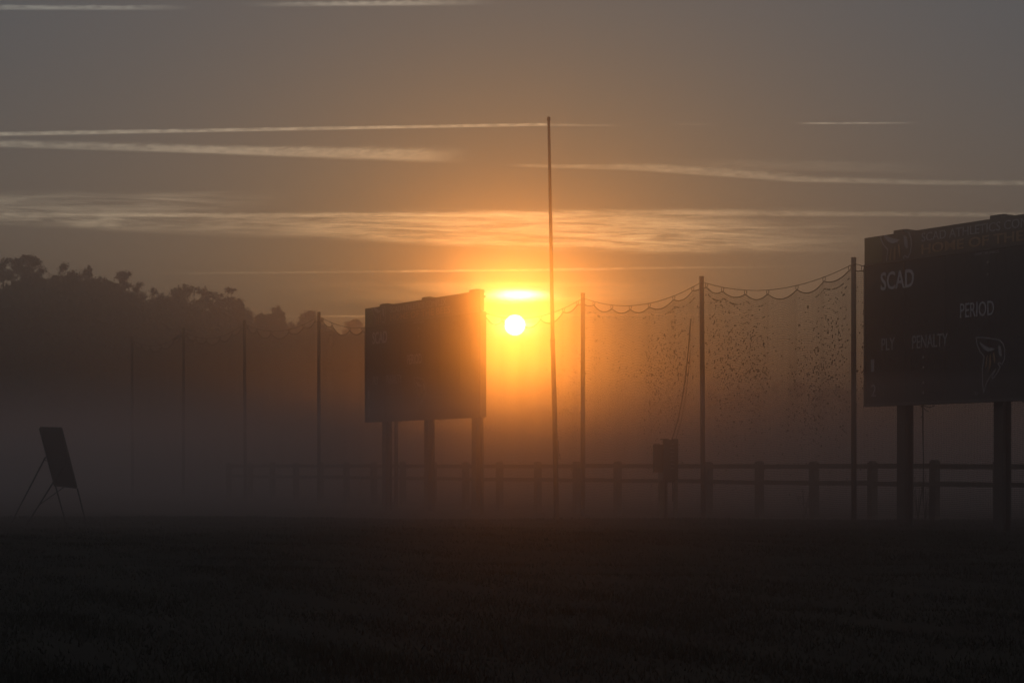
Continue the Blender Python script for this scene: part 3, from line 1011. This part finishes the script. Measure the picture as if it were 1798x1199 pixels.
TREE_H = 28.0
def make_tree(kind, seed):
    """tall forest tree with the crown in its upper part; root > trunk, crown"""
    rs = random.Random(seed)
    r = empty('tree')
    H = TREE_H
    mb = MB()
    blobs = []
    bendx = rs.uniform(-.4, .4)
    def trunk_p(t): return Vector((bendx * t * t + 0.12 * math.sin(3 * t + seed), 0.15 * math.sin(2.3 * t + seed), H * t))
    n = 10
    topT = {'broad': 0.93, 'round': 0.94, 'pine': 0.985, 'spire': 0.99, 'sparse': 0.95}[kind]
    pts = [trunk_p(topT * k / n) for k in range(n + 1)]
    mb.tube(pts, [0.34 * (1 - 0.88 * k / n) + 0.03 for k in range(n + 1)], 7)
    def limb(t, a, ln, rise, w):
        p = trunk_p(t)
        q1 = p + Vector((math.cos(a) * ln * .5, math.sin(a) * ln * .5, rise * .35))
        q2 = p + Vector((math.cos(a) * ln, math.sin(a) * ln, rise))
        mb.tube([p, q1, q2], [w, w * .65, w * .25], 5)
        return q1, q2
    def twig(q, k=3, ln=.9):
        for _ in range(k):
            a = rs.uniform(0, 6.28); l = rs.uniform(.4, 1.0) * ln
            e = q + Vector((math.cos(a) * l, math.sin(a) * l, rs.uniform(.1, .9) * ln))
            mb.tube([q, e], [.03, .012], 3)
            blobs.append((e.x, e.y, e.z, rs.uniform(.22, .5), rs.uniform(.2, .42)))
    if kind == 'broad':
        for k in range(20):
            t = rs.uniform(.66, .93); a = k * 2.4; ln = rs.uniform(1.2, 3.4) * (1.25 - t) * 2.6
            q1, q2 = limb(t, a, ln, rs.uniform(.5, 1.9), .09)
            blobs.append((q2.x, q2.y, q2.z, rs.uniform(.5, .95), rs.uniform(.4, .75))); twig(q2)
            blobs.append((q1.x, q1.y, q1.z + .2, rs.uniform(.6, 1.0), rs.uniform(.5, .8)))
    elif kind == 'round':
        for k in range(34):
            a = k * 2.4; e = rs.uniform(-.8, 1.5)
            rr = 2.3 * rs.uniform(.75, 1.05)
            x, y, z = rr * math.cos(e) * math.cos(a), rr * math.cos(e) * math.sin(a), H - 3.2 + 2.4 * math.sin(e)
            p = trunk_p(min(.94, max(.75, (z - 1.8) / H)))
            mb.tube([p, (p.x * .5 + x * .5, p.y * .5 + y * .5, (p.z + z) / 2 + .2), (x, y, z)], [.08, .05, .02], 5)
            blobs.append((x, y, z, rs.uniform(.35, .62), rs.uniform(.3, .5))); twig(Vector((x, y, z)), 2, .55)
        for k in range(5): blobs.append((rs.uniform(-.8, .8), rs.uniform(-.8, .8), H - 3.2 + rs.uniform(-1.2, 1.2), .8, .7))
        for k in range(8):
            q1, q2 = limb(rs.uniform(.55, .76), k * 2.1, rs.uniform(1.2, 2.4), .6, .06)
            blobs.append((q2.x, q2.y, q2.z, .7, .6))
    elif kind == 'sparse':
        for k in range(20):
            t = rs.uniform(.74, .92); a = k * 2.4; ln = rs.uniform(.5, 2.0)
            q1, q2 = limb(t, a, ln, rs.uniform(1.2, 2.4), .06)
            blobs.append((q2.x, q2.y, q2.z, rs.uniform(.25, .42), rs.uniform(.25, .42))); twig(q2, 3, .6)
            blobs.append((q1.x, q1.y, q1.z, rs.uniform(.25, .4), rs.uniform(.2, .35)))
    elif kind == 'pine':
        for k in range(34):
            t = rs.uniform(.60, .985); a = k * 2.4 + rs.uniform(-.3, .3); ln = (1.04 - t) * rs.uniform(4.5, 8.0) + .25
            q1, q2 = limb(t, a, ln, rs.uniform(.0, .7), .05)
            blobs.append((q2.x, q2.y, q2.z + .1, rs.uniform(.32, .6), rs.uniform(.2, .34)))
            blobs.append((q1.x, q1.y, q1.z + .1, rs.uniform(.3, .55), rs.uniform(.2, .34)))
        blobs.append((trunk_p(.98).x, trunk_p(.98).y, H * .985, .22, .4))
    else:
        for k in range(34):
            t = .62 + .37 * k / 34; a = k * 2.4; ln = (1.0 - t) * 4.6 + .12
            q1, q2 = limb(t, a, ln, -.1 + .3 * rs.random(), .04)
            blobs.append((q2.x, q2.y, q2.z, .18 + ln * .16, .25)); blobs.append((q1.x, q1.y, q1.z, .22 + ln * .16, .32))
        blobs.append((trunk_p(.985).x, trunk_p(.985).y, H * .985, .15, .45))
    mb.build('trunk', M_bark, r)
    qs = crown_mesh('crown', blobs, seed, 0.16, per=135)
    quads_obj('crown', qs, M_fol, r)
    return r


PROTO = {}
for k_, kd in enumerate(('broad', 'round', 'pine', 'spire', 'sparse')):
    PROTO[kd] = [make_tree(kd, 31 + k_ * 7 + j) for j in range(2)]
used = set(); CROWN = {}
def place_tree(kind, var, x, y, height, wid, rz, label, group):
    src = PROTO[kind][var % 2]
    key = (kind, var % 2)
    if key not in used:
        used.add(key); r = src
    else:
        r = src.copy(); col.objects.link(r)
        for ch in src.children:
            c = ch.copy(); col.objects.link(c); c.parent = r
    r.location = (x, y, g1(x, y) - 0.05)
    r.rotation_euler = (0, 0, rz)
    cr = [c for c in r.children if c.name.startswith('crown')][0]
    if cr.data.name not in CROWN:
        a = np.zeros(len(cr.data.vertices) * 3); cr.data.vertices.foreach_get('co', a); CROWN[cr.data.name] = a.reshape(-1, 3)
    cv = CROWN[cr.data.name]
    ztop = np.percentile(cv[:, 2], 99.7)
    s = height / ztop
    hi = cv[cv[:, 2] > 0.6 * ztop]
    cxm = (np.percentile(hi[:, 0], 3) + np.percentile(hi[:, 0], 97)) / 2 * s * wid
    cym = (np.percentile(hi[:, 1], 3) + np.percentile(hi[:, 1], 97)) / 2 * s * wid
    r.location = (x - (cxm * math.cos(rz) - cym * math.sin(rz)), y - (cxm * math.sin(rz) + cym * math.cos(rz)), g1(x, y) - 0.05)
    r.scale = (s * wid, s * wid, s)
    tag(r, label, 'tree', group)
    return r

def d_tree(u): return 1.0 / (1 / 250.0 + u * (1 / 405.0 - 1 / 250.0) / 640.0)
GT = 'trees along the skyline of the wood'
SKY = [
    (-42, 448, 'broad', 1.0, 'tree at the left frame edge, top of the dark wood'),
    (4, 455, 'pine', 1.0, 'dark tree crowding the left edge beside the round crown'),
    (44, 448, 'round', 1.0, 'big round-crowned tree, highest on the skyline at the left'),
    (80, 480, 'broad', 0.8, 'low crown filling the dip right of the highest round tree'),
    (113, 466, 'broad', 0.9, 'lumpy broad tree second from the highest on the skyline'),
    (135, 481, 'broad', 0.7, 'crown leaning against the lumpy broad tree'),
    (155, 468, 'spire', 1.0, 'narrow pointed tree with gaps between two lumpy crowns'),
    (186, 485, 'broad', 0.8, 'low crown between the two pointed trees'),
    (217, 476, 'pine', 0.95, 'spiky pine poking above the wood just left of the long slope'),
    (240, 497, 'pine', 0.8, 'small pine at the foot of the spiky pine'),
    (286, 508, 'broad', 0.8, 'left half of the wide flat crown above the wood'),
    (306, 502, 'broad', 0.95, 'wide flat-topped tree standing alone above the wood'),
    (334, 524, 'broad', 0.8, 'low crown between the flat-topped and the airy tree'),
    (370, 505, 'sparse', 1.35, 'airy fan-shaped tree with thin branches above the skyline'),
    (410, 522, 'sparse', 1.05, 'small airy tree just right of the fan-shaped one'),
    (448, 538, 'broad', 0.9, 'rounded crown above the tallest part of the misty slope'),
    (472, 538, 'broad', 0.8, 'second rounded crown on the misty slope'),
    (494, 545, 'spire', 1.0, 'small pointed tree on the slope before the gap'),
    (545, 546, 'round', 0.9, 'small round tree beside the top of a net pole'),
    (578, 566, 'broad', 0.7, 'hazy low crown right of the net pole top'),
    (621, 561, 'round', 0.8, 'tiny round tree just left of the far scoreboard'),
    (648, 571, 'pine', 0.7, 'hazy tree touching the edge of the far scoreboard'),
]
for k, (u, v, kd, wd_, lab) in enumerate(SKY):
    p = px(u, v, d_tree(u) + rnd.uniform(-4, 4))
    place_tree(kd, k, p.x, p.y, p.z, wd_, rnd.uniform(0, 6.28), lab, GT)
# mass of the wood below and behind the skyline
SK_U = [-400, -60, 0, 75, 130, 200, 260, 330, 400, 440, 500, 550, 600, 640, 700, 760]
SK_V = [430, 470, 481, 487, 484, 492, 515, 530, 538, 546, 560, 570, 578, 582, 590, 596]
kinds = ['broad', 'pine', 'broad', 'round', 'broad', 'broad']
cnt = 0
for row in range(3):
    u = -330 + row * 9
    while u < 745:
        d = d_tree(max(u, -150)) + row * 9.0 + rnd.uniform(-3, 3) - 6
        v = np.interp(u, SK_U, SK_V) + rnd.uniform(2, 16) + (0, 14, 30)[2 - row]
        p = px(u, v, d)
        place_tree(kinds[cnt % 6], cnt // 6, p.x, p.y, p.z, rnd.uniform(.9, 1.2), rnd.uniform(0, 6.28),
                   'dark tree merged into the misty wood at the left', 'trees massed in the misty wood')
        cnt += 1
        u += 23 * (300.0 / d) * rnd.uniform(.75, 1.3)
# growth under the tree tops, down to the foot of the wood
ub = []
for k in range(1500):
    u = rnd.uniform(-330, 800)
    d = d_tree(max(u, -150)) + rnd.uniform(-14, 4)
    zmax = EYE + (HY - np.interp(u, SK_U, SK_V) - 16) * d / F
    z = rnd.uniform(0.3, 1.0) ** 0.8 * (zmax - 2.2) if k % 3 else rnd.uniform(.4, 8)
    p = px(u, HY, d)
    ub.append((p.x, p.y, z, rnd.uniform(1.4, 2.4), rnd.uniform(1.2, 2.2)))
quads_obj('undergrowth', crown_mesh('u', ub, 5, 0.42, 22), M_fol)
tag(bpy.data.objects['undergrowth'], 'dark understorey filling the misty wood beneath the tree tops', 'undergrowth', kind='stuff')

# far hazy trees beyond the netting
FAR = [(-1, 0)]
GF = 'far trees fading into the haze beyond the netting'
far_u = [700, 745, 790, 838, 885, 930, 975, 1020, 1070, 1115, 1160, 1205, 1245, 1285, 1325, 1362, 1400, 1440, 1480, 1520, 1560, 1605, 1650, 1700, 1750, 1800, 1850, 1910, 1970]
far_v = [690, 700, 705, 712, 720, 722, 722, 720, 715, 708, 700, 692, 684, 680, 684, 676, 670, 680, 678, 680, 682, 678, 676, 680, 678, 676, 676, 674, 676]
for k, (u, v) in enumerate(zip(far_u, far_v)):
    d = 470 + rnd.uniform(-20, 20)
    p = px(u, v, d)
    if 1350 < u < 1420:
        lab = 'far rounded tree showing faintly through the netting, tallest of its clump' if u == 1400 else None
    lab = {1285: 'faint far tree behind the middle of the wide net span', 1400: 'faint far tree, the highest seen through the wide net span'}.get(u, 'far tree nearly lost in the haze beyond the netting')
    g_ = GF
    place_tree(['round', 'broad', 'broad', 'pine'][k % 4], k, p.x, p.y, p.z, 1.1, rnd.uniform(0, 6.28), lab, g_)

# ------------------------------------------------------------------ weeds by the fence
def weed(u, d, h, seed, label):
    rs = random.Random(seed)
    p = px(u, HY, d)
    r = empty('weed_plant', (p.x, p.y, g1(p.x, p.y)))
    st = MB(); lf = []
    for k in range(7):
        a = rs.uniform(0, 6.28); sp = rs.uniform(.05, .35)
        hh = h * rs.uniform(.7, 1.0)
        pts = [(0, 0, 0), (math.cos(a) * sp * .4, math.sin(a) * sp * .4, hh * .5), (math.cos(a) * sp, math.sin(a) * sp, hh)]
        st.tube(pts, [.008, .006, .003], 4)
        for j in range(14):
            t = rs.uniform(.3, 1.0)
            c = Vector(pts[1]).lerp(Vector(pts[2]), (t - .3) / .7)
            b = rs.uniform(0, 6.28)
            dv = Vector((math.cos(b), math.sin(b), rs.uniform(-.3, .5))) * rs.uniform(.05, .11)
            w = dv.cross(Vector((0, 0, 1))).normalized() * .018
            lf.append([c, c + dv * .5 + w, c + dv, c + dv * .5 - w])
    st.build('stems', M_weed, r)
    quads_obj('leaves', np.array([[tuple(q) for q in f] for f in lf]), M_weed, r)
    tag(r, label, 'weed')
weed(1612, 48.6, 1.25, 1, 'tall leafy weed beside the left post of the near scoreboard')
weed(1624, 48.9, 1.05, 2, 'shorter leafy weed next to a fence post behind the near scoreboard')
weed(1412, 53.5, 1.0, 3, 'leafy weed against the rail fence below the wide net span')
weed(1422, 53.2, 0.75, 4, 'small weed at the foot of a fence post below the wide net span')

# ------------------------------------------------------------------ haze and ground mist
hz = MB().box((-895, -280, -1.4), (895, 1470, 33.0)).build('haze', vol_mat('haze_air', HAZE_DENSITY, HAZE_G, (0.98, 0.86, 0.76)))
tag(hz, 'thin morning haze filling the air over the field', 'haze', kind='stuff')
ms = MB().box((-620, -60.0, -1.3), (620, 1000, 7.6)).build('mist', vol_mat('mist_air', MIST_DENSITY, MIST_G, (0.96, 0.92, 0.90)))
tag(ms, 'layer of morning mist up to the tops of the scoreboards', 'mist', kind='stuff')
fg = MB().box((-600, 38.0, -1.2), (600, 620, 3.2)).build('fog', vol_mat('fog_air', FOG_DENSITY, FOG_G, (1.0, 0.85, 0.81)))
tag(fg, 'low ground fog beyond the edge of the field', 'fog', kind='stuff')
